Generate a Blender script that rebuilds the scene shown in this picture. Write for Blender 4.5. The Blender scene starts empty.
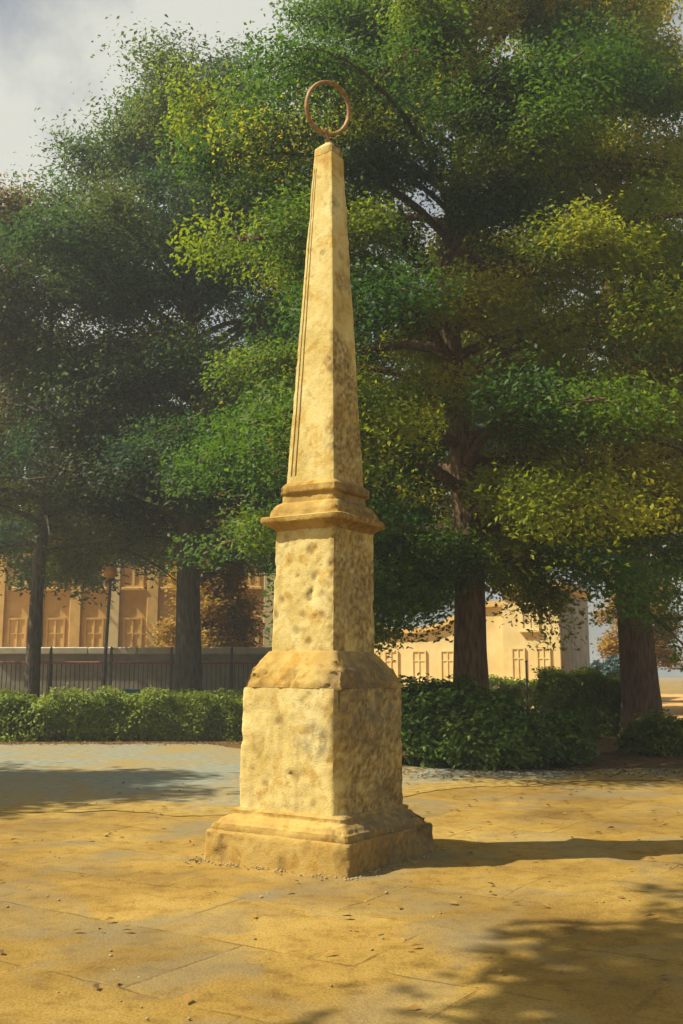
import bpy, math, random
import numpy as np
from mathutils import Vector, Matrix, noise

S = bpy.context.scene
COL = S.collection
R = math.radians

# ------------------------------------------------------------------ helpers
def link(o, parent=None):
    COL.objects.link(o)
    if parent is not None:
        o.parent = parent
    return o

def empty(name, loc, label, cat, group=None, rot=(0, 0, 0)):
    o = bpy.data.objects.new(name, None)
    o.empty_display_size = 0.2
    o.location = loc
    o.rotation_euler = rot
    tag(o, label, cat, group)
    return link(o)

def tag(o, label, cat, group=None, kind=None):
    o['label'] = label
    o['category'] = cat
    if group: o['group'] = group
    if kind: o['kind'] = kind
    return o

def structure(o):
    o['kind'] = 'structure'
    return o

def mesh_obj(name, V, F, mat, parent=None, smooth=None, attrs=None):
    me = bpy.data.meshes.new(name)
    V = np.asarray(V, dtype=np.float32)
    if isinstance(F, np.ndarray):
        n, k = F.shape
        me.vertices.add(len(V)); me.vertices.foreach_set('co', V.ravel())
        me.loops.add(n * k); me.loops.foreach_set('vertex_index', F.astype(np.int32).ravel())
        me.polygons.add(n)
        me.polygons.foreach_set('loop_start', np.arange(0, n * k, k, dtype=np.int32))
        me.polygons.foreach_set('loop_total', np.full(n, k, dtype=np.int32))
        me.update(calc_edges=True)
    else:
        me.from_pydata(V.tolist(), [], F)
        me.update()
    if attrs:
        for an, arr in attrs.items():
            a = me.attributes.new(an, 'FLOAT', 'POINT')
            a.data.foreach_set('value', np.asarray(arr, dtype=np.float32))
    me.materials.append(mat)
    if smooth is not None:
        me.polygons.foreach_set('use_smooth', np.ones(len(me.polygons), dtype=bool))
        if smooth < 180:
            me.set_sharp_from_angle(angle=R(smooth))
    return link(bpy.data.objects.new(name, me), parent)

class MB:
    """collects simple shapes for one mesh"""
    def __init__(s): s.V = []; s.F = []
    def add(s, V, F):
        b = len(s.V); s.V += [tuple(v) for v in V]; s.F += [tuple(i + b for i in f) for f in F]
    def box(s, x0, x1, y0, y1, z0, z1, bev=0.0):
        if bev <= 0:
            V = [(x, y, z) for z in (z0, z1) for y in (y0, y1) for x in (x0, x1)]
            s.add(V, [(0, 2, 3, 1), (4, 5, 7, 6), (0, 1, 5, 4), (2, 6, 7, 3), (0, 4, 6, 2), (1, 3, 7, 5)])
        else:
            rings = [(z0, bev), (z0 + bev, 0), (z1 - bev, 0), (z1, bev)]
            V = []; F = []
            for z, b in rings:
                c = max(bev, b) 
                X0, X1, Y0, Y1 = x0 + b, x1 - b, y0 + b, y1 - b
                V += [(X0 + bev, Y0, z), (X1 - bev, Y0, z), (X1, Y0 + bev, z), (X1, Y1 - bev, z),
                      (X1 - bev, Y1, z), (X0 + bev, Y1, z), (X0, Y1 - bev, z), (X0, Y0 + bev, z)]
            for r in range(3):
                for i in range(8):
                    j = (i + 1) % 8
                    F.append((r * 8 + i, r * 8 + j, r * 8 + 8 + j, r * 8 + 8 + i))
            F.append(tuple(range(7, -1, -1))); F.append(tuple(range(24, 32)))
            s.add(V, F)
    def tube(s, pts, rads, n=10, cap=True):
        pts = [Vector(p) for p in pts]
        V = []; F = []
        ref = Vector((1, 0.13, 0.07)).normalized()
        for i, p in enumerate(pts):
            t = (pts[min(i + 1, len(pts) - 1)] - pts[max(i - 1, 0)]).normalized()
            u = t.cross(ref)
            if u.length < .15: u = t.cross(Vector((0, 1, 0)))
            u.normalize(); w = t.cross(u)
            for k in range(n):
                a = 2 * math.pi * k / n
                V.append(p + (u * math.cos(a) + w * math.sin(a)) * rads[i])
        for i in range(len(pts) - 1):
            for k in range(n):
                l = (k + 1) % n
                F.append((i * n + k, i * n + l, i * n + n + l, i * n + n + k))
        if cap:
            F.append(tuple(range(n))); F.append(tuple(range(len(pts) * n - 1, len(pts) * n - n - 1, -1)))
        s.add(V, F)
    def lathe(s, prof, n=20, c=(0, 0, 0)):
        V = []; F = []
        for r, z in prof:
            for k in range(n):
                a = 2 * math.pi * k / n
                V.append((c[0] + r * math.cos(a), c[1] + r * math.sin(a), c[2] + z))
        for i in range(len(prof) - 1):
            for k in range(n):
                l = (k + 1) % n
                F.append((i * n + k, i * n + l, i * n + n + l, i * n + n + k))
        F.append(tuple(range(n - 1, -1, -1))); F.append(tuple(range((len(prof) - 1) * n, len(prof) * n)))
        s.add(V, F)
    def build(s, name, mat, parent=None, smooth=None):
        return mesh_obj(name, s.V, s.F, mat, parent, smooth)

# ------------------------------------------------------------------ materials
class NT:
    def __init__(s, name):
        s.m = bpy.data.materials.new(name); s.m.use_nodes = True
        s.t = s.m.node_tree; s.t.nodes.clear()
        s.out = s.n('ShaderNodeOutputMaterial')
    def n(s, typ, **kw):
        nd = s.t.nodes.new(typ)
        for k, v in kw.items():
            if k.startswith('_'): setattr(nd, k[1:], v)
            else: nd.inputs[k.replace('__', ' ')].default_value = v
        return nd
    def l(s, a, ao, b, bi): s.t.links.new(a.outputs[ao], b.inputs[bi])
    def coord(s, kind='Object'):
        return s.n('ShaderNodeTexCoord'), kind
    def noise(s, scale, detail=6, rough=.55, kind='Object', dist=0.0):
        c = s.n('ShaderNodeTexCoord'); nz = s.n('ShaderNodeTexNoise')
        nz.inputs['Scale'].default_value = scale; nz.inputs['Detail'].default_value = detail
        nz.inputs['Roughness'].default_value = rough; nz.inputs['Distortion'].default_value = dist
        s.l(c, kind, nz, 'Vector'); return nz
    def ramp(s, src, so, stops):
        r = s.n('ShaderNodeValToRGB'); e = r.color_ramp.elements
        while len(e) < len(stops): e.new(.5)
        for el, (p, c) in zip(e, stops):
            el.position = p; el.color = (c[0], c[1], c[2], 1) if not isinstance(c, (int, float)) else (c, c, c, 1)
        s.l(src, so, r, 'Fac'); return r
    def mix(s, fac, a, b, mode='MIX'):
        m = s.n('ShaderNodeMix', _data_type='RGBA', _blend_type=mode)
        for sock, val in ((m.inputs[0], fac), (m.inputs[6], a), (m.inputs[7], b)):
            if isinstance(val, tuple) and hasattr(val[0], 'outputs'): s.t.links.new(val[0].outputs[val[1]], sock)
            elif isinstance(val, (int, float)): sock.default_value = val
            else: sock.default_value = (*val, 1)
        return m
    def bsdf(s, col, rough=.9, spec=.2, bump=None, bumps=.3, bdist=.02, metal=0):
        b = s.n('ShaderNodeBsdfPrincipled'); b.inputs['Roughness'].default_value = rough
        b.inputs['Specular IOR Level'].default_value = spec; b.inputs['Metallic'].default_value = metal
        if hasattr(col[0], 'outputs'): s.t.links.new(col[0].outputs[col[1]], b.inputs['Base Color'])
        else: b.inputs['Base Color'].default_value = (*col, 1)
        if bump is not None:
            bp = s.n('ShaderNodeBump'); bp.inputs['Strength'].default_value = bumps; bp.inputs['Distance'].default_value = bdist
            s.t.links.new(bump[0].outputs[bump[1]], bp.inputs['Height']); s.l(bp, 'Normal', b, 'Normal')
        s.l(b, 'BSDF', s.out, 'Surface'); return b

def mat_stone(name, c1, c2, c3):
    t = NT(name)
    n1 = t.noise(2.6, 8, .62); n2 = t.noise(14, 8, .65); n3 = t.noise(70, 4, .6)
    base = t.ramp(n1, 'Fac', [(.30, c2), (.52, c1), (.72, c3)])
    mot = t.ramp(n2, 'Fac', [(.30, (.66, .54, .38)), (.44, (1, 1, 1)), (.70, (1.0, .99, .93))])
    m1 = t.mix(.75, (base, 'Color'), (mot, 'Color'), 'MULTIPLY')
    gr = t.ramp(n3, 'Fac', [(.30, .74), (.55, 1.0)])
    n7 = t.noise(5.5, 7, .62, dist=.25); bl = t.ramp(n7, 'Fac', [(.54, (1, 1, 1)), (.60, (.86, .72, .48)), (.72, (.78, .60, .36))])
    m1 = t.mix(.75, (m1, 2), (bl, 'Color'), 'MULTIPLY')
    m2 = t.mix(.6, (m1, 2), (gr, 'Color'), 'MULTIPLY')
    # run-off streaks: noise stretched in z
    tc = t.n('ShaderNodeTexCoord'); mp = t.n('ShaderNodeMapping'); mp.inputs['Scale'].default_value = (9, 9, .9)
    t.l(tc, 'Object', mp, 'Vector'); ns = t.n('ShaderNodeTexNoise', Scale=1.0, Detail=5.0); t.l(mp, 'Vector', ns, 'Vector')
    st = t.ramp(ns, 'Fac', [(.55, 0.0), (.72, 1.0)])
    m3 = t.mix((st, 'Color'), (m2, 2), (.30, .19, .07))
    m3b = t.mix(.42, (m2, 2), (m3, 2))
    a = t.n('ShaderNodeAttribute', _attribute_name='wear_shade')
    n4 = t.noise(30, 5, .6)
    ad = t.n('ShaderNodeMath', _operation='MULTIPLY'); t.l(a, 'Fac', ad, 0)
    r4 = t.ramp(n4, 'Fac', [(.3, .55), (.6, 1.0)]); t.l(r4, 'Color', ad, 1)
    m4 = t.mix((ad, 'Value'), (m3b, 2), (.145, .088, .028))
    g = t.n('ShaderNodeAttribute', _attribute_name='lichen_shade')  # stains; the right-face ones also darken that face as painted shade
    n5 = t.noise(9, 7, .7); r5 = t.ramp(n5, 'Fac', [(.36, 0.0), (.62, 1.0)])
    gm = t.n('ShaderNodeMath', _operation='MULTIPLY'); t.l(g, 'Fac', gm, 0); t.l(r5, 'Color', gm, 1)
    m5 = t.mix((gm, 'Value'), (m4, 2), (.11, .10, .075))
    bb = t.mix(.5, (n2, 'Fac'), (n3, 'Fac'))
    t.bsdf((m5, 2), .93, .15, (bb, 2), .55, .02)
    return t.m

def mat_simple(name, c1, c2, scale, rough=.85, spec=.25, bumps=.3, bdist=.01, metal=0, detail=6):
    t = NT(name); n = t.noise(scale, detail, .6)
    r = t.ramp(n, 'Fac', [(.32, c1), (.68, c2)])
    t.bsdf((r, 'Color'), rough, spec, (n, 'Fac'), bumps, bdist, metal)
    return t.m

def mat_bark(name, c1, c2):
    t = NT(name); tc = t.n('ShaderNodeTexCoord'); mp = t.n('ShaderNodeMapping')
    mp.inputs['Scale'].default_value = (9, 9, 1.6); t.l(tc, 'Object', mp, 'Vector')
    n = t.n('ShaderNodeTexNoise', Scale=1.6, Detail=9.0, Roughness=.68); t.l(mp, 'Vector', n, 'Vector')
    v = t.n('ShaderNodeTexVoronoi', Scale=2.0); t.l(mp, 'Vector', v, 'Vector')
    x = t.mix(.4, (n, 'Fac'), (v, 'Distance'))
    r = t.ramp(x, 2, [(.25, c1), (.62, c2)])
    t.bsdf((r, 'Color'), .95, .1, (x, 2), .9, .05)
    return t.m

def mat_leaf(name, stops, trans=.55, tcol=(1.25, 1.2, .55)):
    t = NT(name); a = t.n('ShaderNodeAttribute', _attribute_name='leafcol')
    r = t.ramp(a, 'Fac', stops)
    b = t.n('ShaderNodeBsdfPrincipled'); b.inputs['Roughness'].default_value = .55
    b.inputs['Specular IOR Level'].default_value = .25
    t.l(r, 'Color', b, 'Base Color')
    tr = t.n('ShaderNodeBsdfTranslucent'); mc = t.mix(1.0, (r, 'Color'), tcol, 'MULTIPLY'); t.l(mc, 2, tr, 'Color')
    mx = t.n('ShaderNodeMixShader'); mx.inputs[0].default_value = trans
    t.l(b, 'BSDF', mx, 1); t.l(tr, 'BSDF', mx, 2); t.l(mx, 'Shader', t.out, 'Surface')
    return t.m

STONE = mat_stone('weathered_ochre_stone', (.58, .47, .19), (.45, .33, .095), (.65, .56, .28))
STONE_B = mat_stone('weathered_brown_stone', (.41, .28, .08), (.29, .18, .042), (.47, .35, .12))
IRON = mat_simple('rusty_iron', (.17, .09, .035), (.36, .22, .09), 22, .7, .4, .4, .004, .25)
DARKIRON = mat_simple('dark_iron', (.055, .05, .04), (.11, .095, .07), 30, .6, .4, .2, .003, .2)
BARK = mat_bark('brown_bark', (.035, .022, .013), (.16, .10, .058))
BARKG = mat_bark('grey_bark', (.032, .027, .02), (.13, .105, .075))
LEAF_MAIN = mat_leaf('leaves_fresh', [(0, (.032, .085, .016)), (.38, (.085, .165, .014)), (.64, (.21, .265, .012)), (1, (.36, .32, .016))])
LEAF_DARK = mat_leaf('leaves_dark', [(0, (.026, .066, .026)), (.5, (.060, .118, .034)), (.82, (.125, .155, .025)), (1, (.25, .19, .02))])
LEAF_OLIVE = mat_leaf('leaves_olive', [(0, (.035, .050, .012)), (.5, (.075, .082, .016)), (.8, (.13, .11, .02)), (1, (.24, .13, .02))])
LEAF_LIME = mat_leaf('leaves_lime', [(0, (.06, .10, .012)), (.45, (.16, .20, .014)), (.8, (.28, .29, .02)), (1, (.38, .30, .02))])
LEAF_ORANGE = mat_leaf('leaves_orange', [(0, (.16, .10, .014)), (.5, (.32, .20, .022)), (1, (.42, .30, .035))], .4, (1.2, 1, .5))
LEAF_HEDGE = mat_leaf('leaves_hedge', [(0, (.07, .125, .012)), (.5, (.18, .235, .016)), (.85, (.26, .29, .02)), (1, (.35, .29, .022))], .3)
LEAF_SHRUB = mat_leaf('leaves_shrub', [(0, (.05, .105, .02)), (.5, (.10, .175, .022)), (.9, (.17, .23, .022)), (1, (.22, .24, .02))], .3)
LEAF_TEAL = mat_leaf('leaves_teal', [(0, (.05, .09, .085)), (.6, (.10, .16, .15)), (1, (.16, .2, .16))], .2, (1, 1, 1))
LEAF_DRY = mat_leaf('leaves_dry', [(0, (.09, .045, .015)), (.5, (.2, .10, .025)), (1, (.34, .19, .045))], .1, (1, 1, 1))

# ground: worn sandstone flags half buried in ochre grit
def mat_plaza():
    t = NT('ochre_grit_paving')
    tc = t.n('ShaderNodeTexCoord'); mp = t.n('ShaderNodeMapping'); mp.inputs['Rotation'].default_value = (0, 0, R(32.5))
    t.l(tc, 'Object', mp, 'Vector')
    n0 = t.noise(1.1, 6, .6)
    wob = t.n('ShaderNodeVectorMath', _operation='SCALE'); t.l(n0, 'Color', wob, 0); wob.inputs['Scale'].default_value = .035
    addv = t.n('ShaderNodeVectorMath', _operation='ADD'); t.l(mp, 'Vector', addv, 0); t.l(wob, 'Vector', addv, 1)
    br = t.n('ShaderNodeTexBrick'); br.inputs['Scale'].default_value = .62
    br.inputs['Brick Width'].default_value = .95; br.inputs['Row Height'].default_value = .62
    br.inputs['Mortar Size'].default_value = .011; br.inputs['Mortar Smooth'].default_value = .6
    br.inputs['Color1'].default_value = (.25, .22, .2, 1); br.inputs['Color2'].default_value = (1, 1, 1, 1)
    br.inputs['Mortar'].default_value = (.7, .7, .7, 1)
    t.l(addv, 'Vector', br, 'Vector')
    n1 = t.noise(.55, 7, .62); n2 = t.noise(5.5, 8, .68); n3 = t.noise(55, 5, .6); n4 = t.noise(2.1, 6, .6, dist=.6)
    base = t.ramp(n1, 'Fac', [(.30, (.19, .115, .030)), (.5, (.32, .205, .045)), (.70, (.43, .30, .085))])
    mott = t.ramp(n2, 'Fac', [(.30, (.50, .42, .34)), (.5, (.95, .93, .9)), (.72, (1, 1, 1))])
    m1 = t.mix(.8, (base, 'Color'), (mott, 'Color'), 'MULTIPLY')
    m2 = t.mix(.30, (m1, 2), (br, 'Color'), 'MULTIPLY')
    mask = t.ramp(n4, 'Fac', [(.45, 0.0), (.62, .6)])
    jm = t.n('ShaderNodeMath', _operation='MULTIPLY'); t.l(br, 'Fac', jm, 0); t.l(mask, 'Color', jm, 1)
    m3 = t.mix((jm, 'Value'), (m2, 2), (.15, .09, .02))
    gr = t.ramp(n3, 'Fac', [(.30, .55), (.55, 1.0)])
    m4 = t.mix(.75, (m3, 2), (gr, 'Color'), 'MULTIPLY')
    # greyer dusty patches
    n6 = t.noise(.9, 5, .55, dist=.8); gp = t.ramp(n6, 'Fac', [(.48, 0.0), (.66, .7)])
    m5 = t.mix((gp, 'Color'), (m4, 2), (.17, .145, .085))
    hb = t.mix(.5, (n2, 'Fac'), (n3, 'Fac'))
    inv = t.n('ShaderNodeMath', _operation='MULTIPLY_ADD'); t.l(jm, 'Value', inv, 0); inv.inputs[1].default_value = -1.2
    t.l(hb, 2, inv, 2)
    t.bsdf((m5, 2), .95, .12, (inv, 'Value'), .6, .03)
    return t.m
PLAZA = mat_plaza()
def mat_path():
    t = NT('worn_grey_path'); n1 = t.noise(.45, 8, .65, dist=.5); n2 = t.noise(7, 8, .65); n3 = t.noise(60, 4, .6)
    r = t.ramp(n2, 'Fac', [(.3, (.15, .165, .13)), (.7, (.28, .29, .22))])
    g = t.ramp(n1, 'Fac', [(.42, 0.0), (.66, .85)])
    m = t.mix((g, 'Color'), (r, 'Color'), (.30, .20, .05))
    ea = t.n('ShaderNodeAttribute', _attribute_name='edge'); n5 = t.noise(1.6, 8, .7)
    ex = t.n('ShaderNodeMath', _operation='MULTIPLY_ADD'); t.l(n5, 'Fac', ex, 0); ex.inputs[1].default_value = -5.0; t.l(ea, 'Fac', ex, 2)
    er = t.ramp(ex, 'Value', [(0.0, 1.0), (.9, 0.0)])
    exo = t.n('ShaderNodeMath', _operation='ADD'); t.l(ex, 'Value', exo, 0); exo.inputs[1].default_value = 1.9; t.l(exo, 'Value', er, 'Fac')
    grit = t.ramp(n2, 'Fac', [(.30, (.18, .115, .03)), (.5, (.30, .20, .05)), (.7, (.38, .27, .08))])
    m = t.mix((er, 'Color'), (m, 2), (grit, 'Color'))
    k = t.ramp(n3, 'Fac', [(.3, .6), (.55, 1.0)]); m2 = t.mix(.7, (m, 2), (k, 'Color'), 'MULTIPLY')
    hb = t.mix(.5, (n2, 'Fac'), (n3, 'Fac'))
    t.bsdf((m2, 2), .95, .12, (hb, 2), .5, .02); return t.m
ASPH = mat_path()
SOIL = mat_simple('leafy_soil', (.055, .034, .015), (.17, .095, .034), 4.5, .97, .1, .8, .05, 0, 9)
SAND = mat_simple('sunny_gravel', (.36, .20, .06), (.55, .34, .12), 2.0, .95, .1, .4, .03, 0, 8)
KERB = mat_simple('kerb_stone', (.20, .15, .085), (.36, .28, .16), 6, .92, .15, .4, .02)
WALLG = mat_simple('grey_render', (.22, .19, .14), (.36, .32, .24), 2.2, .92, .15, .3, .03)
COPING = mat_simple('pale_coping', (.42, .38, .27), (.58, .53, .38), 3, .9, .15, .3, .02)
OCHRE = mat_simple('ochre_plaster', (.50, .31, .10), (.64, .43, .17), 1.1, .9, .15, .2, .02)
CREAM = mat_simple('cream_plaster', (.56, .46, .25), (.70, .59, .34), 1.5, .9, .15, .2, .02)
YELLOW = mat_simple('yellow_plaster', (.60, .46, .19), (.74, .59, .29), .9, .9, .15, .2, .02)
TRIM = mat_simple('orange_trim', (.55, .36, .12), (.68, .47, .18), 2, .9, .15, .2, .01)
GREYBLUE = mat_simple('grey_plaster_and_shade', (.20, .20, .18), (.32, .30, .25), .9, .9, .15, .2, .02)
ROOF = mat_simple('clay_tiles', (.18, .08, .04), (.30, .14, .06), 6, .85, .2, .6, .04)
GLASS = mat_simple('window_glass', (.14, .11, .06), (.22, .17, .09), .8, .2, .5, 0, .01)
REDRAIL = mat_simple('faded_red_paint', (.22, .075, .045), (.36, .15, .09), 9, .6, .3, .2, .004)
AMBER = mat_simple('amber_glass', (.50, .20, .03), (.62, .28, .05), 5, .3, .5, 0, .01)
YPLAST = mat_simple('yellow_plastic', (.52, .36, .04), (.62, .44, .06), 5, .45, .4, .1, .005)
TPLAST = mat_simple('teal_plastic', (.04, .15, .14), (.07, .20, .18), 5, .45, .4, .1, .005)

# ------------------------------------------------------------------ camera, light, sky
cam = bpy.data.cameras.new('camera'); co = link(bpy.data.objects.new('camera', cam))
co.location = (0, 0, 1.6); co.rotation_euler = (math.pi / 2 + .15902, 0, 0)
cam.sensor_fit = 'VERTICAL'; cam.sensor_height = 24; cam.sensor_width = 16; cam.lens = 24 * 1000 / 1024
cam.clip_end = 2000; cam.clip_start = .05
S.camera = co
ELEV = 49; sx, sy = -1.0, -.13
hs = Vector((sx, sy, 0)).normalized()
sd = Vector((hs.x * math.cos(R(ELEV)), hs.y * math.cos(R(ELEV)), math.sin(R(ELEV))))
sun = bpy.data.lights.new('sun', 'SUN'); sun.energy = 5.0; sun.angle = R(.5); sun.color = (1, .91, .72)
so = link(bpy.data.objects.new('sun', sun)); so.location = (-20, -5, 30)
so.rotation_euler = sd.to_track_quat('Z', 'Y').to_euler()
w = bpy.data.worlds.new('World'); S.world = w; w.use_nodes = True
nt = w.node_tree; bg = nt.nodes['Background']; sk = nt.nodes.new('ShaderNodeTexSky')
sk.sky_type = 'NISHITA'; sk.sun_disc = False; sk.sun_elevation = R(ELEV)
sk.sun_rotation = math.atan2(hs.x, hs.y) % (2 * math.pi)
sk.dust_density = 4.5; sk.air_density = 1.0; sk.ozone_density = 1.0; sk.altitude = 50
tcw = nt.nodes.new('ShaderNodeTexCoord'); cn = nt.nodes.new('ShaderNodeTexNoise'); cn.inputs['Scale'].default_value = 2.3
cn.inputs['Detail'].default_value = 8; cn.inputs['Roughness'].default_value = .6
cr_ = nt.nodes.new('ShaderNodeValToRGB'); cr_.color_ramp.elements[0].position = .40; cr_.color_ramp.elements[1].position = .58
cm = nt.nodes.new('ShaderNodeMix'); cm.data_type = 'RGBA'; cm.inputs[7].default_value = (8.0, 8.0, 7.2, 1)
nt.links.new(tcw.outputs['Generated'], cn.inputs['Vector']); nt.links.new(cn.outputs['Fac'], cr_.inputs['Fac'])
nt.links.new(cr_.outputs['Color'], cm.inputs[0]); nt.links.new(sk.outputs[0], cm.inputs[6]); nt.links.new(cm.outputs[2], bg.inputs[0])
bg.inputs[1].default_value = .05
vs = S.view_settings; vs.view_transform = 'Standard'; vs.look = 'None'; vs.exposure = 0.84; vs.gamma = 1; vs.use_curve_mapping = False

# ------------------------------------------------------------------ ground
def axis(a, b, near0, near1, step):
    near = np.arange(near0, near1 + 1e-6, step)
    lo = near0 - np.geomspace(.3, near0 - a, 14)[::-1]; hi = near1 + np.geomspace(.3, b - near1, 14)
    return np.concatenate([lo, near, hi])
def fb(x, y, s, o=4, seed=0.0):
    return noise.fractal(Vector((x * s + seed, y * s - seed, seed * .37)), 1.0, 2.0, o)
gx = axis(-190, 190, -5.5, 6.5, .09); gy = axis(-40, 300, 3.5, 15.5, .09)
GX, GY = np.meshgrid(gx, gy)
GZ = np.zeros_like(GX)
for i in range(len(gy)):
    for j in range(len(gx)):
        x, y = gx[j], gy[i]
        if -6.5 < x < 7.5 and 3 < y < 16:
            k = min(1, max(0, (y - 3) * 1.5)) * min(1, max(0, (12.6 - y) * .5))
            GZ[i, j] = (.014 * fb(x, y, 1.1) + .006 * fb(x, y, 6, 3, 7)) * k
def grid_faces(nx, ny):
    i = np.arange(ny - 1)[:, None] * nx + np.arange(nx - 1)[None, :]
    return np.stack([i, i + 1, i + nx + 1, i + nx], -1).reshape(-1, 4)
structure(mesh_obj('ground', np.stack([GX, GY, GZ], -1).reshape(-1, 3), grid_faces(len(gx), len(gy)), PLAZA, smooth=180))

def strip(name, near, far, z, mat, n=60, jag=.12, seed=1.0):
    """a sheet between two polylines (near edge, far edge), with ragged edges"""
    V = []; F = []
    def samp(pl, t):
        t = t * (len(pl) - 1); i = min(int(t), len(pl) - 2); f = t - i
        return (pl[i][0] * (1 - f) + pl[i + 1][0] * f, pl[i][1] * (1 - f) + pl[i + 1][1] * f)
    M_ = 10; E_ = []
    for k in range(n + 1):
        t = k / n; a = samp(near, t); b = samp(far, t)
        a = (a[0], a[1] + jag * fb(a[0], 3, .9, 5, seed)); b = (b[0], b[1] + jag * fb(b[0], 9, .9, 5, seed))
        for j in range(M_ + 1):
            f = (j / M_) ** 1.6; V.append((a[0] * (1 - f) + b[0] * f, a[1] * (1 - f) + b[1] * f, z)); E_.append(abs(b[1] - a[1]) * f)
    for k in range(n):
        for j in range(M_):
            q = k * (M_ + 1) + j; F.append((q, q + M_ + 1, q + M_ + 2, q + 1))
    return structure(mesh_obj(name, V, F, mat, None, None, {'edge': E_}))
# planting bed soil behind the path, then the sunny forecourt behind it
strip('planting_bed', [(-40, 22.7), (-8, 22.9), (-3, 23), (0, 18.2), (3, 16.7), (6, 17.6), (40, 20)], [(-40, 36), (40, 36)], .004, SOIL, 120, .25, 2)
strip('path', [(-40, 14), (-8, 12.9), (-3.5, 12.0), (-1, 11.7), (1, 13.6), (3, 15.0), (6, 15.6), (40, 17)],
      [(-40, 22.8), (-8, 23.0), (-3, 23.1), (0, 18.3), (3, 16.85), (6, 17.2), (40, 19.4)], .008, ASPH, 400, .5, 5)
strip('forecourt', [(-40, 35.9), (40, 35.9)], [(-40, 75), (40, 75)], .012, SAND, 40, .2, 3)

# ------------------------------------------------------------------ monument
MX, MY, TH = -.175, 9.246, 1.0037
Mrot = (Matrix.Rotation(.0073, 4, 'Y') @ Matrix.Rotation(TH, 4, 'Z')).to_euler()
mon = empty('obelisk_monument', (MX, MY, -.02), 'weathered ochre stone obelisk with stepped pedestal and iron ring on top', 'monument', rot=Mrot)

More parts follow.
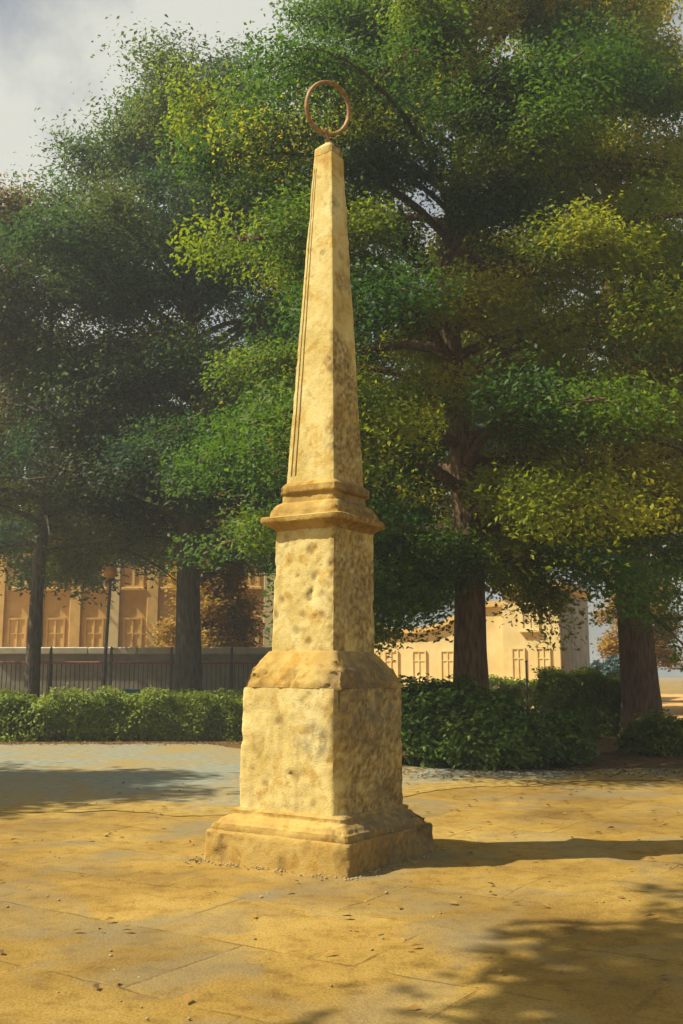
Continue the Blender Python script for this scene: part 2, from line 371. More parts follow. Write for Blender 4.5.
def stone(name, secs, step=.025, mat=None, pits=(), lichen_shades=(), seed=0., amp=.006, chip=.05, nearch=0.0, grooves=(), edge=.02):
    """lofted square block: secs = [(z, half width)], local frame of the monument.
    pits/lichens: (x, y, z, radius, depth). grooves: (face sign, u, z0, z1, depth)"""
    zs = []
    for (z0, w0), (z1, w1) in zip(secs[:-1], secs[1:]):
        L = math.hypot(z1 - z0, w1 - w0); n = max(1, int(round(L / step)))
        for k in range(n): zs.append((z0 + (z1 - z0) * k / n, w0 + (w1 - w0) * k / n))
    zs.append(secs[-1])
    wmax = max(s[1] for s in secs); ns = max(8, int(2 * wmax / step))
    us = list(np.linspace(-1, 1, ns + 1))
    for g in grooves: us += [sg_ * (g + e_) for sg_ in (-1, 1) for e_ in (-.035, -.014, .014, .035)]
    us = sorted(us)[:-1]; ns = len(us)
    ring = [(u, -1) for u in us] + [(1, u) for u in us] + [(-u, 1) for u in us] + [(-1, -u) for u in us]
    P = len(ring); V = []; W = []; Lc = []
    for z, wd in zs:
        for (a, b) in ring:
            x, y = a * wd, b * wd
            for (cx_, cy_, ch) in ((-1, -1, max(edge, nearch)), (1, -1, edge), (-1, 1, edge), (1, 1, edge)):
                if x * cx_ > 0 and y * cy_ > 0:
                    ch = min(ch, wd * .5)
                    e = abs(x) + abs(y) - (2 * wd - ch)
                    if e > 0: x -= cx_ * e / 2; y -= cy_ * e / 2
            p = Vector((x, y, z)); q = p + Vector((seed * 3.1, seed * 1.7, seed))
            nx, ny = (a if abs(a) == 1 else 0), (b if abs(b) == 1 else 0)
            if nx and ny: nx *= .7; ny *= .7
            d = amp * noise.fractal(q * 4.5, 1, 2, 5) + amp * .6 * noise.fractal(q * 17, 1, 2, 3)
            cor = min(abs(a), abs(b)); cor = max(0, (cor * wd - (wd - .10)) / .10) if wd > .12 else max(0, (cor - .7) / .3)
            d -= chip * max(0, noise.fractal(q * 5.2 + Vector((5, 9, 2)), 1, 2, 4) - .08) * cor * cor
            wear_shade = max(0., min(1, -d * 22 - .15)) * .45; lich_shade = 0
            for (px, py, pz, pr, pd) in pits:
                dist = (p - Vector((px, py, pz))).length * (1 + (.75 * noise.noise(q * 15) + .35 * noise.noise(q * 34) if pr < .15 else .35 * noise.noise(q * 5)))
                if dist < pr:
                    k = min(1, 1.6 * (1 - dist / pr)); d -= pd * k * .8; wear_shade = max(wear_shade, min(.62, k * .75) if pr < .15 else .2 * k)
            for (px, py, pz, pr, st) in lichen_shades:
                dist = (p - Vector((px, py, pz))).length * (1 + .35 * noise.noise(q * 6))
                if dist < pr: lich_shade = max(lich_shade, st * min(1, (1 - dist / pr) * 2.2))
            if grooves and abs(a) == 1:
                t = b if a < 0 else -b
                for g in grooves:
                    if abs(t - g) < .02 and zs[0][0] + .06 < z < zs[-1][0] - .15: d -= .009; wear_shade = max(wear_shade, .7)
            V.append((x + nx * d, y + ny * d, z + (.35 * d if cor > .3 else 0))); W.append(wear_shade); Lc.append(lich_shade)
    # brown patches: mostly painted shade on the right faces, a few stains left
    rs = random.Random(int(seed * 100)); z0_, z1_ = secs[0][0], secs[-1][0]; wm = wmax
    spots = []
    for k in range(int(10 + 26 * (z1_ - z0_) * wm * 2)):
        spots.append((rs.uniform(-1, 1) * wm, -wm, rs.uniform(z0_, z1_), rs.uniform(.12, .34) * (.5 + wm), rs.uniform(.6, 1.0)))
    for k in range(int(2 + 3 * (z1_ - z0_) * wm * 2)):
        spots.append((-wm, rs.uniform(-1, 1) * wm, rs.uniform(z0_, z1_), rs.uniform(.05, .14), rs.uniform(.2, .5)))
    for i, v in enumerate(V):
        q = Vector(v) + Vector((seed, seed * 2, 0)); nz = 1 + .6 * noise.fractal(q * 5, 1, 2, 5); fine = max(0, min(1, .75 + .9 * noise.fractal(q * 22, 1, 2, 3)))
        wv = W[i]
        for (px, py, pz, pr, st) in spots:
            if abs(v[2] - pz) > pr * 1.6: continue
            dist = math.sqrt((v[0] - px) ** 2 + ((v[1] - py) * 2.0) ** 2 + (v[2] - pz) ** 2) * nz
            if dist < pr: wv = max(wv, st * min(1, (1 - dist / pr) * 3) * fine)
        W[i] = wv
    F = []
    for i in range(len(zs) - 1):
        for k in range(P):
            l = (k + 1) % P
            F.append((i * P + k, i * P + l, i * P + P + l, i * P + P + k))
    F.append(tuple(range((len(zs) - 1) * P, len(zs) * P)))
    return mesh_obj(name, V, F, mat or STONE, mon, 38, {'wear_shade': W, 'lichen_shade': Lc})

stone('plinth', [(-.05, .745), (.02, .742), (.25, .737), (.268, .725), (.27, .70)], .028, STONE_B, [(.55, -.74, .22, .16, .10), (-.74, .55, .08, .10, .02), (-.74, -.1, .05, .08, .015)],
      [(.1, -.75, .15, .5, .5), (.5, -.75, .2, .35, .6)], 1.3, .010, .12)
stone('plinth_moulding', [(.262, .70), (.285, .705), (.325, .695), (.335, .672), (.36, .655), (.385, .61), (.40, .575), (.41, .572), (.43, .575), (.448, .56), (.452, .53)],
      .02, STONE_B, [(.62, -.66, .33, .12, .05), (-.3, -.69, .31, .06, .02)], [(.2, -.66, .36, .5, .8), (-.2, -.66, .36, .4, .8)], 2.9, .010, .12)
dz = [(.445, .537), (1.0, .532), (1.485, .528)]
def lf(w_, px, xl, xr, py, yb, yt, zb, zt):   # spot on the sunny face from its share of the face
    f = (px - xl) / (xr - xl); return (-w_, w_ - 2 * w_ * f, zb + (zt - zb) * (yb - py) / (yb - yt))
dp = []
for px, py, r, d in [(327, 757, .035, .014), (294, 776, .045, .016), (265, 784, .035, .010), (292, 772, .03, .012), (262, 740, .03, .005), (300, 700, .04, .006), (276, 720, .05, .006), (312, 800, .03, .006)]:
    dp.append((*lf(.535, px, 237, 338, py, 810, 686, .445, 1.49), r, d))
dp += [(.22, -.535, .60, .09, .03), (.30, -.535, .52, .07, .025), (.08, -.53, 1.2, .05, .01)]
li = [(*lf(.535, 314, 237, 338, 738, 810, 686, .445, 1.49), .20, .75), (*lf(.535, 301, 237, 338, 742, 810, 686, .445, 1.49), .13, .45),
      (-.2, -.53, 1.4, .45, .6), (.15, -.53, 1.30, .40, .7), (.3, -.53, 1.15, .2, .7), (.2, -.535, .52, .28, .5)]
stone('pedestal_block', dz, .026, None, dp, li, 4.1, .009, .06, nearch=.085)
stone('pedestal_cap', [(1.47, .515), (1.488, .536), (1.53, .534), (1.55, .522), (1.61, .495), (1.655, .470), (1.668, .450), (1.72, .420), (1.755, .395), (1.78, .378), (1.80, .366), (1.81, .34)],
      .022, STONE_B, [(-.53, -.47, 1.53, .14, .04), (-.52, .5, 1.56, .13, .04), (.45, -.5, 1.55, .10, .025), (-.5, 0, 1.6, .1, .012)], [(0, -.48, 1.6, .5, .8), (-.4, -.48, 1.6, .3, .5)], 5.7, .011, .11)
up = []
for px, py, r, d in [(313, 551, .055, .014), (317, 547, .035, .012), (317, 577, .036, .015), (299, 575, .022, .006), (312, 594, .05, .018), (314, 590, .03, .012), (283, 598, .03, .01),
                     (277, 614, .04, .012), (325, 613, .045, .014), (299, 630, .05, .012), (312, 640, .04, .01), (318, 615, .025, .008), (290, 560, .03, .005), (305, 612, .03, .005), (331, 586, .03, .008)]:
    up.append((*lf(.340, px, 273, 338, py, 650, 526, 1.80, 2.92), r, d))
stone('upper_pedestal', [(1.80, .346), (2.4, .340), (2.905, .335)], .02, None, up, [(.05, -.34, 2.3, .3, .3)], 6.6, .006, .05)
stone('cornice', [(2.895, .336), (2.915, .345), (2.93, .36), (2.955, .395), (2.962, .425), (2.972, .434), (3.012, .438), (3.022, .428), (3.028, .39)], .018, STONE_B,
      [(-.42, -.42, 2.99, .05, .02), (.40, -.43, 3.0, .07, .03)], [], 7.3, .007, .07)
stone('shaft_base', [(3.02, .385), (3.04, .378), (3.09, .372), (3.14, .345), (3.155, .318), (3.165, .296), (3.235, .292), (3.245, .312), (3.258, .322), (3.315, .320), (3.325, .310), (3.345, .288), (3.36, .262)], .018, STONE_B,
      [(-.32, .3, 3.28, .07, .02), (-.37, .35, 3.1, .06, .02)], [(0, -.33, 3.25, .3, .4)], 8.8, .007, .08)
stone('shaft', [(3.350, .2635), (4.0, .2325), (5.0, .1855), (6.0, .138), (6.66, .1065)], .02, None, [(-.2, .05, 4.2, .04, .004), (-.15, -.05, 5.6, .04, .004)], [], 9.7, .0035, .012, grooves=(.80, .62), edge=.006)
stone('shaft_tip', [(6.655, .1065), (6.675, .109), (6.735, .106), (6.745, .098), (6.80, .045), (6.812, .02)], .02, None, [], [], 10.4, .004, .02, edge=.008)
# iron ring
inv = (Matrix.Translation((MX, MY, -.02)) @ Mrot.to_matrix().to_4x4()).inverted()
def to_local(p): return inv @ Vector(p)
rc = Vector((-.135, 9.246, 7.175)); nrm = Vector((.52, -.80, -.28)).normalized()
uu = nrm.cross(Vector((0, 0, 1))).normalized(); vv = uu.cross(nrm).normalized()
ringm = MB(); V = []; F = []
NR, NS = 72, 10
for i in range(NR):
    a = 2 * math.pi * i / NR; rad = uu * math.cos(a) + vv * math.sin(a)
    c = rc + rad * .247
    for k in range(NS):
        b = 2 * math.pi * k / NS; rr = .023 + .003 * noise.noise(Vector((i * .3, k, 3)))
        V.append(to_local(c + rad * (math.cos(b) * rr * .8) + nrm * (math.sin(b) * rr * 1.25)))
for i in range(NR):
    for k in range(NS):
        F.append((i * NS + k, ((i + 1) % NR) * NS + k, ((i + 1) % NR) * NS + (k + 1) % NS, i * NS + (k + 1) % NS))
ringm.add(V, F); ringm.build('ring', IRON, mon, 180)
st = MB()
tip = Vector((0, 0, 6.80)); low = to_local(rc - vv * .232)
st.tube([tip, tip.lerp(low, .5), low], [.03, .018, .016], 10)
st.tube([tip + Vector((0, 0, -.005)), tip + Vector((0, 0, .03))], [.045, .036], 12)
st.tube([low - Vector((.03, 0, .012)), low + Vector((.03, 0, .012))], [.03, .03], 10)
st.build('ring_stem', IRON, mon, 50)

# ------------------------------------------------------------------ foliage
def leaves(centres, spread, per, size, rng, up=1.0, cvals=None, outdir=None, aspect=.5):
    """leaf-shaped quads scattered round cluster centres"""
    n = len(centres) * per
    c = np.repeat(centres, per, 0)
    off = np.clip(rng.normal(0, 1, (n, 3)), -1.55, 1.55) * np.repeat(np.broadcast_to(spread, (len(centres), 3)), per, 0)
    c = c + off
    nr = rng.normal(0, .46, (n, 3)); nr[:, 2] += up
    if outdir is not None: nr += np.repeat(outdir, per, 0) * .5
    nr /= np.linalg.norm(nr, axis=1)[:, None] + 1e-9
    d = rng.normal(0, 1, (n, 3)); d -= nr * (d * nr).sum(1)[:, None]; d /= np.linalg.norm(d, axis=1)[:, None] + 1e-9
    s = np.cross(nr, d)
    L = (size * rng.uniform(.6, 1.35, n))[:, None]; Wd = L * aspect
    V = np.empty((n, 4, 3), np.float32)
    V[:, 0] = c - d * L * .5; V[:, 1] = c + s * Wd * .5 + nr * L * .07 - d * L * .05
    V[:, 2] = c + d * L * .55 - nr * L * .10; V[:, 3] = c - s * Wd * .5 + nr * L * .07 - d * L * .05
    F = np.arange(n * 4, dtype=np.int32).reshape(n, 4)
    cv = np.repeat(cvals, per) if cvals is not None else np.full(n, .45)
    cv = np.clip(cv + rng.normal(0, .075, n), 0, 1)
    return V.reshape(-1, 3), F, np.repeat(cv, 4)

def branchy(seed, H, tr, cb, cr, nb, per, lsize, lean=(0, 0), droop=.35, top=.95, spread=(.42, .42, .2), rise=.5, extra=(), gap=0.0, ntw=7, squash=1.0, up=1.0, sun_tint=0.0):
    """returns (MB of trunk and limbs, crown arrays)"""
    rnd = random.Random(seed); rng = np.random.default_rng(seed)
    mb = MB(); pts = []; rad = []
    N = 14
    for i in range(N + 1):
        t = i / N; z = -.1 + (H * .93) * t
        wob = .012 * H
        pts.append(Vector((lean[0] * t + wob * noise.noise(Vector((seed, t * 3, 0))) * t * 3, lean[1] * t + wob * noise.noise(Vector((seed + 9, t * 3, 4))) * t * 3, z)))
        rad.append(tr * (1 - .80 * t ** .9) + tr * .45 * math.exp(-z / .35) * (z > -1))
    # finer root flare
    pts.insert(1, pts[0].lerp(pts[1], .18)); rad.insert(1, tr * 1.18)
    pts.insert(2, pts[0].lerp(pts[2], .45)); rad.insert(2, tr * 1.04)
    rad[0] = tr * 1.5
    mb.tube(pts, rad, 14)
    def trunk_at(z):
        for a, b in zip(range(len(pts) - 1), range(1, len(pts))):
            if pts[a].z <= z <= pts[b].z:
                f = (z - pts[a].z) / (pts[b].z - pts[a].z); return pts[a].lerp(pts[b], f), rad[a] * (1 - f) + rad[b] * f
        return pts[-1], rad[-1]
    C = []; CV = []; OD = []
    az = rnd.uniform(0, 6.28)
    lst = []
    for i in range(nb):
        t = (i + rnd.uniform(-.4, .4)) / nb; t = min(max(t, 0), 1)
        z = cb + (H * top - cb) * t
        az += 2.39996 + rnd.uniform(-.4, .4)
        prof = (1 - .70 * t ** 1.7) * (.80 + .2 * min(1, t * 5)) * squash ** t
        L = cr * prof * rnd.uniform(.72, 1.12)
        lst.append((z, az, L, rise * (.5 + 1.0 * t) * rnd.uniform(.6, 1.3), droop * rnd.uniform(.6, 1.3) * (1.1 - .6 * t)))
    lst += list(extra)
    for (z, a, L, rs, dr) in lst:
        o, r0 = trunk_at(min(z, H * .92)); dirv = Vector((math.cos(a), math.sin(a), 0)); side = Vector((-dirv.y, dirv.x, 0))
        bend = rnd.uniform(-.18, .18)
        def bp(s): return o + dirv * (L * s) + side * (bend * L * s * s) + Vector((0, 0, L * (rs * s - dr * 1.6 * s * s)))
        K = 6
        r1 = max(.02, min(r0 * .55, .018 * L + .02))
        mb.tube([bp(k / K) for k in range(K + 1)], [r1 * (1 - .85 * k / K) for k in range(K + 1)], 6, False)
        tone = rnd.gauss(.47, .24) + sun_tint * math.cos(a - .3)  # leaf tone brighter toward the right: sunlit look put into the colour
        if rnd.random() < gap: continue
        for k in range(5):
            s = .45 + .58 * k / 4
            C.append(bp(s)); CV.append(tone); OD.append(dirv)
        for k in range(ntw):
            s = rnd.uniform(.25, .95); b0 = bp(s); sg = rnd.choice((-1, 1)); ang = rnd.uniform(.5, 1.15) * sg
            td = (dirv * math.cos(ang) + side * math.sin(ang)); tl = L * rnd.uniform(.2, .42) * (1.15 - .5 * s)
            tw = [b0 + td * (tl * q) + Vector((0, 0, tl * (.25 * q - .38 * q * q))) for q in (0, .4, .75, 1)]
            mb.tube(tw, [r1 * .35, r1 * .25, r1 * .16, r1 * .06], 5, False)
            tn = tone + rnd.gauss(0, .12)
            for q in (.45, .75, 1.05):
                C.append(b0 + td * (tl * q) + Vector((0, 0, tl * (.25 * q - .38 * q * q)))); CV.append(tn); OD.append(td)
    C = np.array([tuple(c) for c in C]); CV = np.array(CV); OD = np.array([tuple(c) for c in OD])
    sc = rng.uniform(.6, 1.3, (len(C), 1)) * np.array(spread)
    V, F, A = leaves(C, sc, per, lsize, rng, up, CV, OD)
    return mb, (V, F, A)

def tree(name, loc, label, cat, data, leafmat, bark, group=None, rotz=0, scale=1.0):
    e = empty(name, loc, label, cat, group, (0, 0, rotz)); e.scale = (scale,) * 3
    mb, (V, F, A) = data
    mb.build('trunk', bark, e, 60)
    mesh_obj('crown', V, F, leafmat, e, None, {'leafcol': A})
    return e

def tree_copy(src, loc, label, rotz, scale):
    c = src.copy(); COL.objects.link(c); c.location = loc; c.rotation_euler = (0, 0, rotz); c.scale = (scale,) * 3; c['label'] = label
    for ch in src.children:
        d = ch.copy(); COL.objects.link(d); d.parent = c
    return c

# the big tree right behind the obelisk
big = branchy(11, 19.0, .36, 3.6, 6.2, 72, 215, .096, (-.1, .2), .36, .97, (.36, .36, .24), .6, up=.7, sun_tint=.28,
              extra=[(9.5, math.pi * .98, 5.6, 1.05, .12), (8.5, -2.2, 5.5, .5, .3), (3.4, -2.6, 2.9, .15, .42), (4.6, -.5, 3.0, .35, .3), (4.2, -2.9, 3.4, .3, .5), (3.9, -.35, 1.6, .2, .70), (4.1, 2.9, 1.3, .2, .68), (12, -1.57, 2.8, .5, .25), (10, -1.25, 2.6, .45, .25), (13.5, -1.9, 2.4, .6, .2), (8.2, -1.45, 2.8, .4, .3), (11, -2.4, 2.8, .5, .25), (3.8, 3.3, 2.0, .2, .6), (3.9, -2.3, 1.8, .2, .6), (11, -2.0, 5, .55, .25), (11, -1.1, 5, .6, .3)])
tree('broadleaf_tree', (2.47, 19.5, 0), 'large green tree with straight brown trunk rising from the shrubs right of the obelisk', 'tree', big, LEAF_MAIN, BARK, 'trees around the square')
t2 = branchy(24, 18.8, .42, 5.0, 5.9, 78, 110, .125, (-.3, .0), .34, .96, (.46, .46, .34), .8, gap=.03, up=.7)
tree('broadleaf_tree', (-4.2, 28.0, 0), 'dark tree with thick grey trunk behind the trimmed hedge left of the obelisk', 'tree', t2, LEAF_DARK, BARKG, 'trees around the square')
t3 = branchy(37, 15.5, .24, 5.0, 5.4, 46, 120, .125, (.2, .0), .36, .95, (.46, .46, .34), .75, gap=.08, up=.7)
tree('broadleaf_tree', (-8.8, 28.8, 0), 'olive brown tree at the far left edge behind the hedge end', 'tree', t3, LEAF_OLIVE, BARKG, 'trees around the square')
t4 = branchy(51, 20.5, .50, 5.0, 5.8, 56, 130, .12, (-.4, 0), .34, .95, (.42, .42, .28), .6, up=.7, sun_tint=.1)
tree('broadleaf_tree', (7.45, 25.2, 0), 'yellow green tree with thick dark trunk at the right edge beside the boxy hedge', 'tree', t4, LEAF_LIME, BARK, 'trees around the square')
b1 = branchy(61, 17, .32, 6.2, 5.6, 34, 40, .30, (0, 0), .3, .95, (.6, .6, .34), .5)
bt = tree('broadleaf_tree', (-13.4, 44, 0), 'dark green tree beyond the grey wall in front of the ochre building left end', 'tree', b1, LEAF_DARK, BARKG, 'trees around the square')
tree_copy(bt, (-1.2, 39, 0), 'dark green background tree just left of the obelisk shaft', 1.9, 1.0)
tree_copy(bt, (5.8, 42, 0), 'dark green background tree seen through the big tree right of the obelisk', 3.4, 1.08)
tree_copy(bt, (14.5, 40, 0), 'dark green background tree behind the yellow green tree at the right edge', 4.6, 1.0)
o1 = branchy(71, 7.5, .16, 2.2, 2.6, 22, 36, .22, (0, 0), .25, .95, (.4, .4, .3), .5)
ot = tree('autumn_tree', (16.8, 56, 0), 'small orange autumn tree beside the grey flank of the yellow pavilion', 'tree', o1, LEAF_ORANGE, BARK, 'orange autumn trees')
tree_copy(ot, (-4.9, 38, 0), 'small orange autumn tree right of the thick grey trunk, in front of ochre building', 2.0, .82)
# trees of the square standing left of the picture: they throw the dappled shade
s2 = branchy(87, 14.5, .2, 9.6, 1.8, 24, 44, .2, (.4, 2.5), .25, .96, (.42, .42, .3), .5, gap=.1)
tree('broadleaf_tree', (-6.3, 2.5, 0), 'tall bare-stemmed tree standing left of the view that dapples the paving right of the obelisk', 'tree', s2, LEAF_MAIN, BARK, 'trees around the square')
tree_copy(bt, (-15.0, 13.2, 0), 'tree standing left of the view that shades the grey path', .7, .8)

# hedges and shrubs
def hedge(name, loc, label, cat, sx_, sy_, h, dens, size, mat, seed, group=None, rotz=0, round_=.12):
    e = empty(name, loc, label, cat, group, (0, 0, rotz))
    rng = np.random.default_rng(seed)
    n = int(dens * (sx_ * sy_ + 2 * h * (sx_ + sy_)))
    P = rng.uniform(-1, 1, (n, 3))
    # push samples toward the skin of the box
    ax = rng.choice(3, n, p=[.15, .40, .45]); sg = np.where(rng.random(n) < .5, -1, 1)
    P[np.arange(n), ax] = sg * (1 - np.abs(rng.normal(0, .12, n)))
    P[:, 2] = np.where((ax == 2) & (sg < 0), rng.uniform(-1, 1, n), P[:, 2])
    C = P * np.array([sx_ / 2, sy_ / 2, h / 2]); C[:, 2] += h / 2
    bump = np.array([fb(c[0], c[1] + c[2], 1.3, 4, seed) for c in C])
    C += P * bump[:, None] * np.array([.2, .32, .36]); C[:, 2] = np.maximum(C[:, 2], .02)
    cv = np.array([.45 + .28 * fb(c[0], c[2], 1.6, 3, seed + 3) for c in C])
    od = P / (np.linalg.norm(P, axis=1)[:, None] + 1e-6)
    V, F, A = leaves(C, (.07, .07, .07), 5, size, rng, .55, cv, od * 1.6)
    mesh_obj('foliage', V, F, mat, e, None, {'leafcol': A})
    core = MB(); rnd = random.Random(seed)
    for k in range(int(sx_ / .16)):
        x = -sx_ / 2 + .1 + k * .16 + rnd.uniform(-.04, .04); y = rnd.uniform(-.3, .3) * sy_
        core.tube([(x, y, -.05), (x + rnd.uniform(-.1, .1), y + rnd.uniform(-.1, .1), h * .5), (x + rnd.uniform(-.15, .15), y + rnd.uniform(-.15, .15), h * .88)], [.022, .015, .006], 5)
    core.build('stems', BARK, e, 60)
    return e

def shrub(name, loc, label, r, h, n, size, mat, seed, group=None, cat='shrub', per=6):
    e = empty(name, loc, label, cat, group)
    rng = np.random.default_rng(seed); rnd = random.Random(seed)
    u = rng.normal(0, 1, (n, 3)); u[:, 2] = np.abs(u[:, 2]) * .9 - .25; u /= np.linalg.norm(u, axis=1)[:, None]
    rr = rng.uniform(.55, 1.0, n) ** .6
    lump = np.array([1 + .30 * fb(a[0] * 2, a[1] * 2 + a[2] * 2, .9, 4, seed) for a in u])
    C = u * (rr * lump)[:, None] * np.array([r, r * .85, h * .72]); C[:, 2] = np.maximum(C[:, 2] + h * .30, .03)
    cv = np.array([.42 + .3 * fb(c[0], c[1] + c[2], 1.8, 3, seed + 2) for c in C])
    V, F, A = leaves(C, (.09, .09, .05), per, size, rng, .8, cv, u)
    mesh_obj('foliage', V, F, mat, e, None, {'leafcol': A})
    core = MB()
    for k in range(14):
        a = rnd.uniform(0, 6.28); q = rnd.uniform(.3, .8) * r
        core.tube([(math.cos(a) * .08, math.sin(a) * .08, -.05), (math.cos(a) * q * .5, math.sin(a) * q * .5, h * .4), (math.cos(a) * q, math.sin(a) * q, h * .75)], [.025, .016, .006], 5)
    core.build('stems', BARK, e, 60)
    return e

hedge('trimmed_hedge', (-5.1, 24.6, 0), 'long low trimmed green hedge bordering the grey path left of the obelisk', 'hedge', 6.6, 1.3, 1.0, 330, .085, LEAF_HEDGE, 5, 'trimmed hedges')
hedge('trimmed_hedge', (6.25, 26.4, 0), 'boxy dark hedge beside the thick trunk at the right', 'hedge', 1.9, 1.2, 1.5, 420, .09, LEAF_HEDGE, 6, 'trimmed hedges')
hedge('trimmed_hedge', (9.0, 49.5, 0), 'distant pale green hedge at the foot of the yellow pavilion', 'hedge', 9.0, 1.4, 1.15, 120, .15, LEAF_HEDGE, 7, 'trimmed hedges')
hedge('trimmed_hedge', (2.6, 27.5, 0), 'shaded green hedge behind the big trunk, left of the thin posts', 'hedge', 4.2, 1.3, 1.05, 260, .09, LEAF_HEDGE, 8, 'trimmed hedges')
shrub('leafy_shrub', (1.55, 18.3, 0), 'tall bushy dark green shrub between the obelisk pedestal and the big trunk', 1.15, 1.45, 2600, .12, LEAF_SHRUB, 15, 'shrubs under the big tree')
shrub('leafy_shrub', (2.60, 17.6, 0), 'spreading dark green shrub right in front of the big trunk', 1.05, 1.15, 2200, .11, LEAF_SHRUB, 16, 'shrubs under the big tree')
shrub('leafy_shrub', (3.45, 18.0, 0), 'low dark green shrub at the right end of the bed under the big tree', .85, .9, 1700, .11, LEAF_SHRUB, 17, 'shrubs under the big tree')
shrub('leafy_shrub', (6.35, 20.2, 0), 'small sunlit yellow green shrub at the right edge in front of the thick trunk', .75, .75, 900, .11, LEAF_LIME, 18)
shrub('conical_shrub', (14.1, 52.5, 0), 'blue green shrub before the grey flank of the pavilion', 1.5, 2.4, 900, .24, LEAF_TEAL, 19)

# fallen leaves
rng = np.random.default_rng(99)
n = 2600
X = rng.uniform(-9, 9, n); Y = rng.uniform(15.6, 24, n) ; 
Y2 = np.where(X < -1.5, rng.normal(23.2, .35, n), np.where(X < .5, rng.normal(19.5, 1.2, n), rng.normal(16.5, .55, n)))
near = rng.random(n) < .10
X = np.where(near, rng.uniform(-3.5, 4, n), X); Y2 = np.where(near, rng.uniform(5, 15, n), Y2)
C = np.stack([X, Y2, np.full(n, .022)], 1)
V, F, A = leaves(C, (.02, .02, .004), 1, .065, rng, 2.6, rng.uniform(0, 1, n))
tag(mesh_obj('fallen_leaves', V, F, LEAF_DRY, None, None, {'leafcol': A}), 'dry brown leaves scattered on the path and under the shrubs', 'leaf litter', None, 'stuff')

# ------------------------------------------------------------------ street furniture
lp = empty('street_lamp', (-6.62, 28.0, 0), 'thin leaning grey lamp post with a small amber globe behind the left hedge', 'street lamp')
m = MB(); m.tube([(0, 0, 0), (.02, 0, .5), (.03, 0, .55), (.14, 0, 4.15)], [.10, .09, .055, .042], 12); m.build('post', DARKIRON, lp, 60)
m = MB(); m.lathe([(.03, 4.12), (.09, 4.16), (.07, 4.21)], 14, (.14, 0, 0)); m.build('collar', DARKIRON, lp, 60)
m = MB(); m.lathe([(.06, 4.20), (.15, 4.27), (.185, 4.37), (.15, 4.48), (.06, 4.55)], 18, (.14, 0, 0)); m.build('lamp_globe', AMBER, lp, 180)
m = MB(); m.lathe([(.07, 4.54), (.075, 4.57), (.01, 4.62)], 12, (.14, 0, 0)); m.build('cap', DARKIRON, lp, 60)

for i, (loc, h, lab) in enumerate([((6.25, 34.2, 0), 2.0, 'taller thin dark iron post, close to the big trunk'), ((6.75, 31.8, 0), 1.35, 'shorter thin dark iron post next to the boxy hedge')]):
    e = empty('iron_post', loc, lab, 'post', 'thin iron posts')
    m = MB(); m.tube([(0, 0, -.05), (0, 0, h - .05)], [.04, .035], 10); m.build('shaft', DARKIRON, e, 60)
    m = MB(); m.lathe([(.035, h - .06), (.055, h - .03), (.04, h), (.005, h + .04)], 12); m.build('finial', DARKIRON, e, 60)

wl = empty('boundary_wall', (-5.9, 33.4, 0), 'grey rendered wall with pale coping behind the left hedge', 'wall')
m = MB(); m.box(-5.6, 5.6, -.16, .16, -.1, 2.18); m.build('wall_body', WALLG, wl)
m = MB()
for k in range(7): m.box(-5.66 + k * 1.62, -5.66 + k * 1.62 + 1.612, -.26, .26, 2.183, 2.42, .03)
m.build('coping', COPING, wl)
rl = empty('iron_railing', (-6.1, 30.8, 0), 'dark iron railing with faded red top rail in front of the grey wall', 'railing')
m = MB(); m.box(-4.6, 4.6, -.035, .035, 1.86, 1.93, .012); m.build('top_rail', REDRAIL, rl)
m = MB(); m.box(-4.6, 4.6, -.02, .02, .28, .32); m.build('bottom_rail', DARKIRON, rl)
m = MB()
for k in range(66): m.box(-4.5 + k * .1385 - .011, -4.5 + k * .1385 + .011, -.011, .011, .322, 1.858)
m.build('bars', DARKIRON, rl)
for k in range(6):
    x = -4.6 + k * 1.84
    m = MB(); m.box(x - .04, x + .04, -.045, .045, -.05, 2.25, .01); m.lathe([(.03, 0), (.05, .05), (.03, .10), (.005, .13)], 10, (x, 0, 2.25)); m.build('post', DARKIRON, rl)
def bin_(loc, lab, mat):
    e = empty('waste_bin', loc, lab, 'bin', 'bins beside the railing')
    m = MB(); w0, w1, h = .18, .23, .95
    V = [(sx_ * (w0 + (w1 - w0) * t), sy_ * (w0 + (w1 - w0) * t), .06 + h * t) for t in (0, 1) for sx_, sy_ in ((-1, -1), (1, -1), (1, 1), (-1, 1))]
    m.add(V, [(0, 3, 2, 1), (4, 5, 6, 7), (0, 1, 5, 4), (1, 2, 6, 5), (2, 3, 7, 6), (3, 0, 4, 7)]); m.build('body', mat, e)
    m = MB(); m.box(-.25, .25, -.26, .25, 1.012, 1.06, .012); m.box(-.22, .22, -.2, .22, 1.06, 1.10, .015); m.build('lid', mat, e)
    for s in (-1, 1):
        m = MB(); m.tube([(s * .17, .15, .07), (s * .22, .15, .07)], [.07, .07], 14); m.build('wheel', DARKIRON, e, 40)
bin_((-6.75, 29.9, .02), 'yellow wheeled bin by the iron railing', YPLAST)
bin_((-6.2, 29.95, .02), 'teal wheeled bin beside the yellow one by the railing', TPLAST)

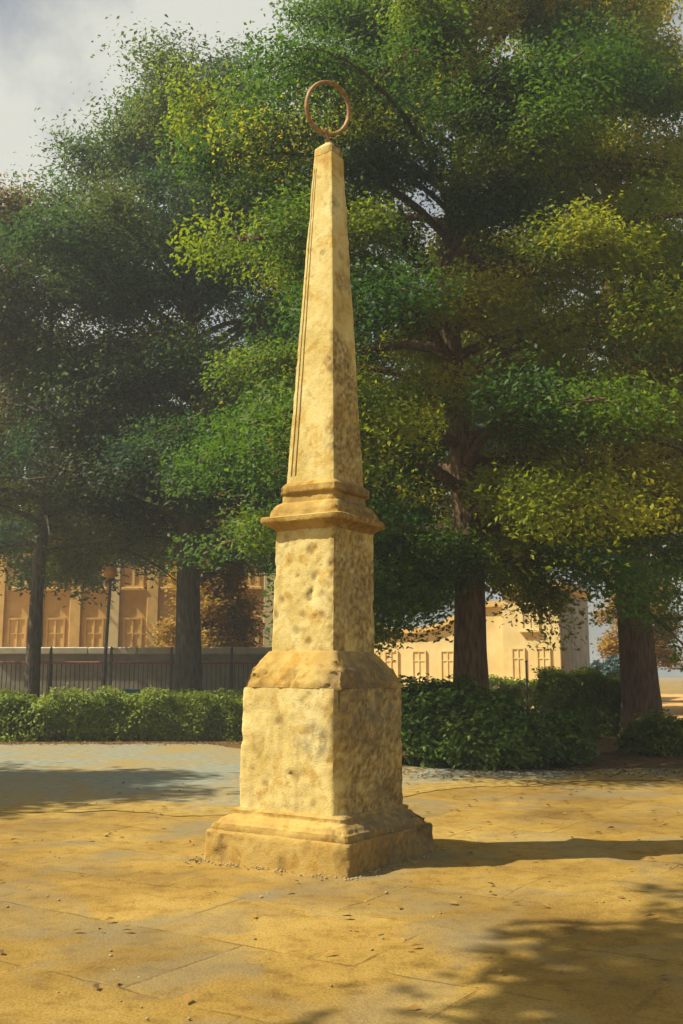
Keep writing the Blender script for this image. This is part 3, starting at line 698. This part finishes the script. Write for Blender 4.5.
# ------------------------------------------------------------------ buildings
def window(parent, x, z0, z1, w_, y, frame, shut=None):
    m = MB()
    t = .09
    m.box(x - w_ / 2, x + w_ / 2, y - .10, y - .012, z1 - t, z1); m.box(x - w_ / 2, x + w_ / 2, y - .10, y - .012, z0, z0 + t)
    for s in (-1, 1):
        xa = x + s * (w_ / 2 - t / 2); m.box(xa - t / 2, xa + t / 2, y - .10, y - .012, z0 + t, z1 - t)
    m.box(x - .03, x + .03, y - .09, y - .02, z0 + t, z1 - t)
    zc = z0 + (z1 - z0) * .66
    m.box(x - w_ / 2 + t, x - .03, y - .085, y - .02, zc - .03, zc + .03); m.box(x + .03, x + w_ / 2 - t, y - .085, y - .02, zc - .03, zc + .03)
    f = m.build('window', frame, parent)
    m = MB(); m.box(x - w_ / 2 + t, x + w_ / 2 - t, y - .05, y - .006, z0 + t, z1 - t); m.build('shutter' if shut else 'pane', shut or GLASS, f)
    m = MB(); m.box(x - w_ / 2 - .12, x + w_ / 2 + .12, y - .22, y - .003, z0 - .14, z0 - .002, .02); m.build('sill', frame, f)
    return f

lb = empty('town_house', (-9.0, 50, 0), 'long ochre plastered house with pale pilasters behind the left trees', 'building', rot=(0, 0, R(-3)))
m = MB(); m.box(-9, 6.2, 0, 5, -.1, 9.6); m.build('wall', OCHRE, lb)
m = MB(); m.box(-9.05, 6.25, -.06, -.002, -.1, 1.5); m.build('socle', GREYBLUE, lb)
m = MB(); m.box(-9.5, 6.7, -.5, 5.5, 9.603, 10.0, .08); m.build('cornice', CREAM, lb)
m = MB(); V = [(-9.4, -.4, 10.003), (6.6, -.4, 10.003), (6.6, 5.4, 10.003), (-9.4, 5.4, 10.003), (-6.5, 2.5, 11.6), (3.7, 2.5, 11.6)]
m.add(V, [(0, 1, 5, 4), (1, 2, 5), (2, 3, 4, 5), (3, 0, 4), (3, 2, 1, 0)]); m.build('roof', ROOF, lb)
for k in range(8):
    x = -8.2 + k * 1.95
    m = MB(); m.box(x - .28, x + .28, -.16, -.001, 1.503, 9.2, .02); m.box(x - .36, x + .36, -.22, -.001, 9.203, 9.5, .03); m.build('pilaster', CREAM if k % 2 else TRIM, lb)
    if k < 7:
        window(lb, x + .975, 2.0, 4.3, .95, 0, TRIM, TRIM); window(lb, x + .975, 5.8, 8.0, .95, 0, TRIM, TRIM)

rot = R(-24)
rb = empty('pavilion', (12.35, 57.0, 0), 'sunny yellow pavilion with curved parapet and tall corner block behind the big trunk', 'building', rot=(0, 0, rot))
# local: x to the left is negative (front runs from x=-12 to 0), y goes back
m = MB(); m.box(-3.3, 0, 0, 9, -.1, 6.25); m.build('corner_block', YELLOW, rb)
m = MB(); m.box(-3.55, .25, -.25, 9.2, 6.253, 6.40, .04); m.box(-3.7, .4, -.4, 9.35, 6.403, 6.62, .05); m.build('cornice', TRIM, rb)
m = MB(); m.box(-3.45, .15, -.15, 9.1, 6.623, 6.95); m.build('attic', GREYBLUE, rb)
# wing with concave rising parapet
prof = [(-13.5, -.1), (-3.302, -.1), (-3.302, 5.4)]
for k in range(13):
    t = k / 12; prof.append((-5.2 - 3.6 * t, 5.4 - 1.45 * (1 - (1 - t) ** 2)))
prof += [(-13.5, 3.95)]
def extrude(prof, y0, y1):
    n = len(prof); V = [(x, y0, z) for x, z in prof] + [(x, y1, z) for x, z in prof]
    return V, [tuple(range(n)), tuple(range(2 * n - 1, n - 1, -1))] + [((i + 1) % n, i, i + n, (i + 1) % n + n) for i in range(n)]
m = MB(); m.add(*extrude(prof, .5, 8.5)); m.build('wing', YELLOW, rb)
top = prof[2:]
cp = [(x, z + .003) for x, z in top] + [(x, z + .34) for x, z in reversed(top)]
cp = [(x if x < -3.4 else -3.303, z) for x, z in cp]
m = MB(); m.add(*extrude(cp, .25, 8.6)); m.build('parapet_moulding', TRIM, rb)
for x in (-2.4, -.95): window(rb, x, 1.2, 3.0, .8, 0, YELLOW, YELLOW)
window(rb, -1.65, 4.0, 5.5, 1.0, 0, YELLOW, YELLOW)
for x in (-5.0, -6.8, -8.6, -10.4, -12.2): window(rb, x, 1.1, 2.9, .9, .5, YELLOW, YELLOW)
m = MB(); m.box(.003, .05, .3, 8.8, -.1, 6.2); m.build('flank_shade', GREYBLUE, rb)  # thin grey sheet: shade of the flank wall put into its colour
# kerb of the planting bed under the big tree

# the slightly hazy, humid air of the square
hz = MB(); hz.box(-195, 195, -45, 305, -1.1, 27)
def mat_haze():
    m = bpy.data.materials.new('haze_air'); m.use_nodes = True; t = m.node_tree; t.nodes.clear()
    o = t.nodes.new('ShaderNodeOutputMaterial'); v = t.nodes.new('ShaderNodeVolumePrincipled')
    v.inputs['Color'].default_value = (.86, .93, .95, 1); v.inputs['Density'].default_value = .0018; v.inputs['Anisotropy'].default_value = .2
    t.links.new(v.outputs[0], o.inputs['Volume']); return m
ho = hz.build('haze', mat_haze()); ho['kind'] = 'stuff'; ho['label'] = 'thin pale haze filling the air of the square'; ho['category'] = 'haze'

# loose grit and small stones, thicker round the plinth
rng = np.random.default_rng(5); rnd = random.Random(5); gv = MB()
for k in range(560):
    if k < 420:
        sd_ = rnd.randrange(4); u = rnd.uniform(-.85, .85); o_ = .76 + abs(rnd.gauss(0, .07))
        lx, ly = [(-o_, u), (u, -o_), (o_, u), (u, o_)][sd_]
        x = MX + lx * math.cos(TH) - ly * math.sin(TH); y = MY + lx * math.sin(TH) + ly * math.cos(TH); r = rnd.uniform(.004, .014)
    else:
        y = rnd.uniform(4.6, 13); x = rnd.uniform(-.36, .36) * y; r = rnd.uniform(.004, .013)
    V = []
    for (a, b, c) in ((1, 0, 0), (0, 1, 0), (-1, 0, 0), (0, -1, 0), (0, 0, 1), (0, 0, -1)):
        q = r * rnd.uniform(.7, 1.25); V.append((x + a * q * 1.2, y + b * q, .006 + c * q * .7))
    gv.add(V, [(0, 1, 4), (1, 2, 4), (2, 3, 4), (3, 0, 4), (1, 0, 5), (2, 1, 5), (3, 2, 5), (0, 3, 5)])
tag(gv.build('loose_grit', KERB, None, 180), 'small loose stones on the paving round the obelisk plinth', 'grit', None, 'stuff')
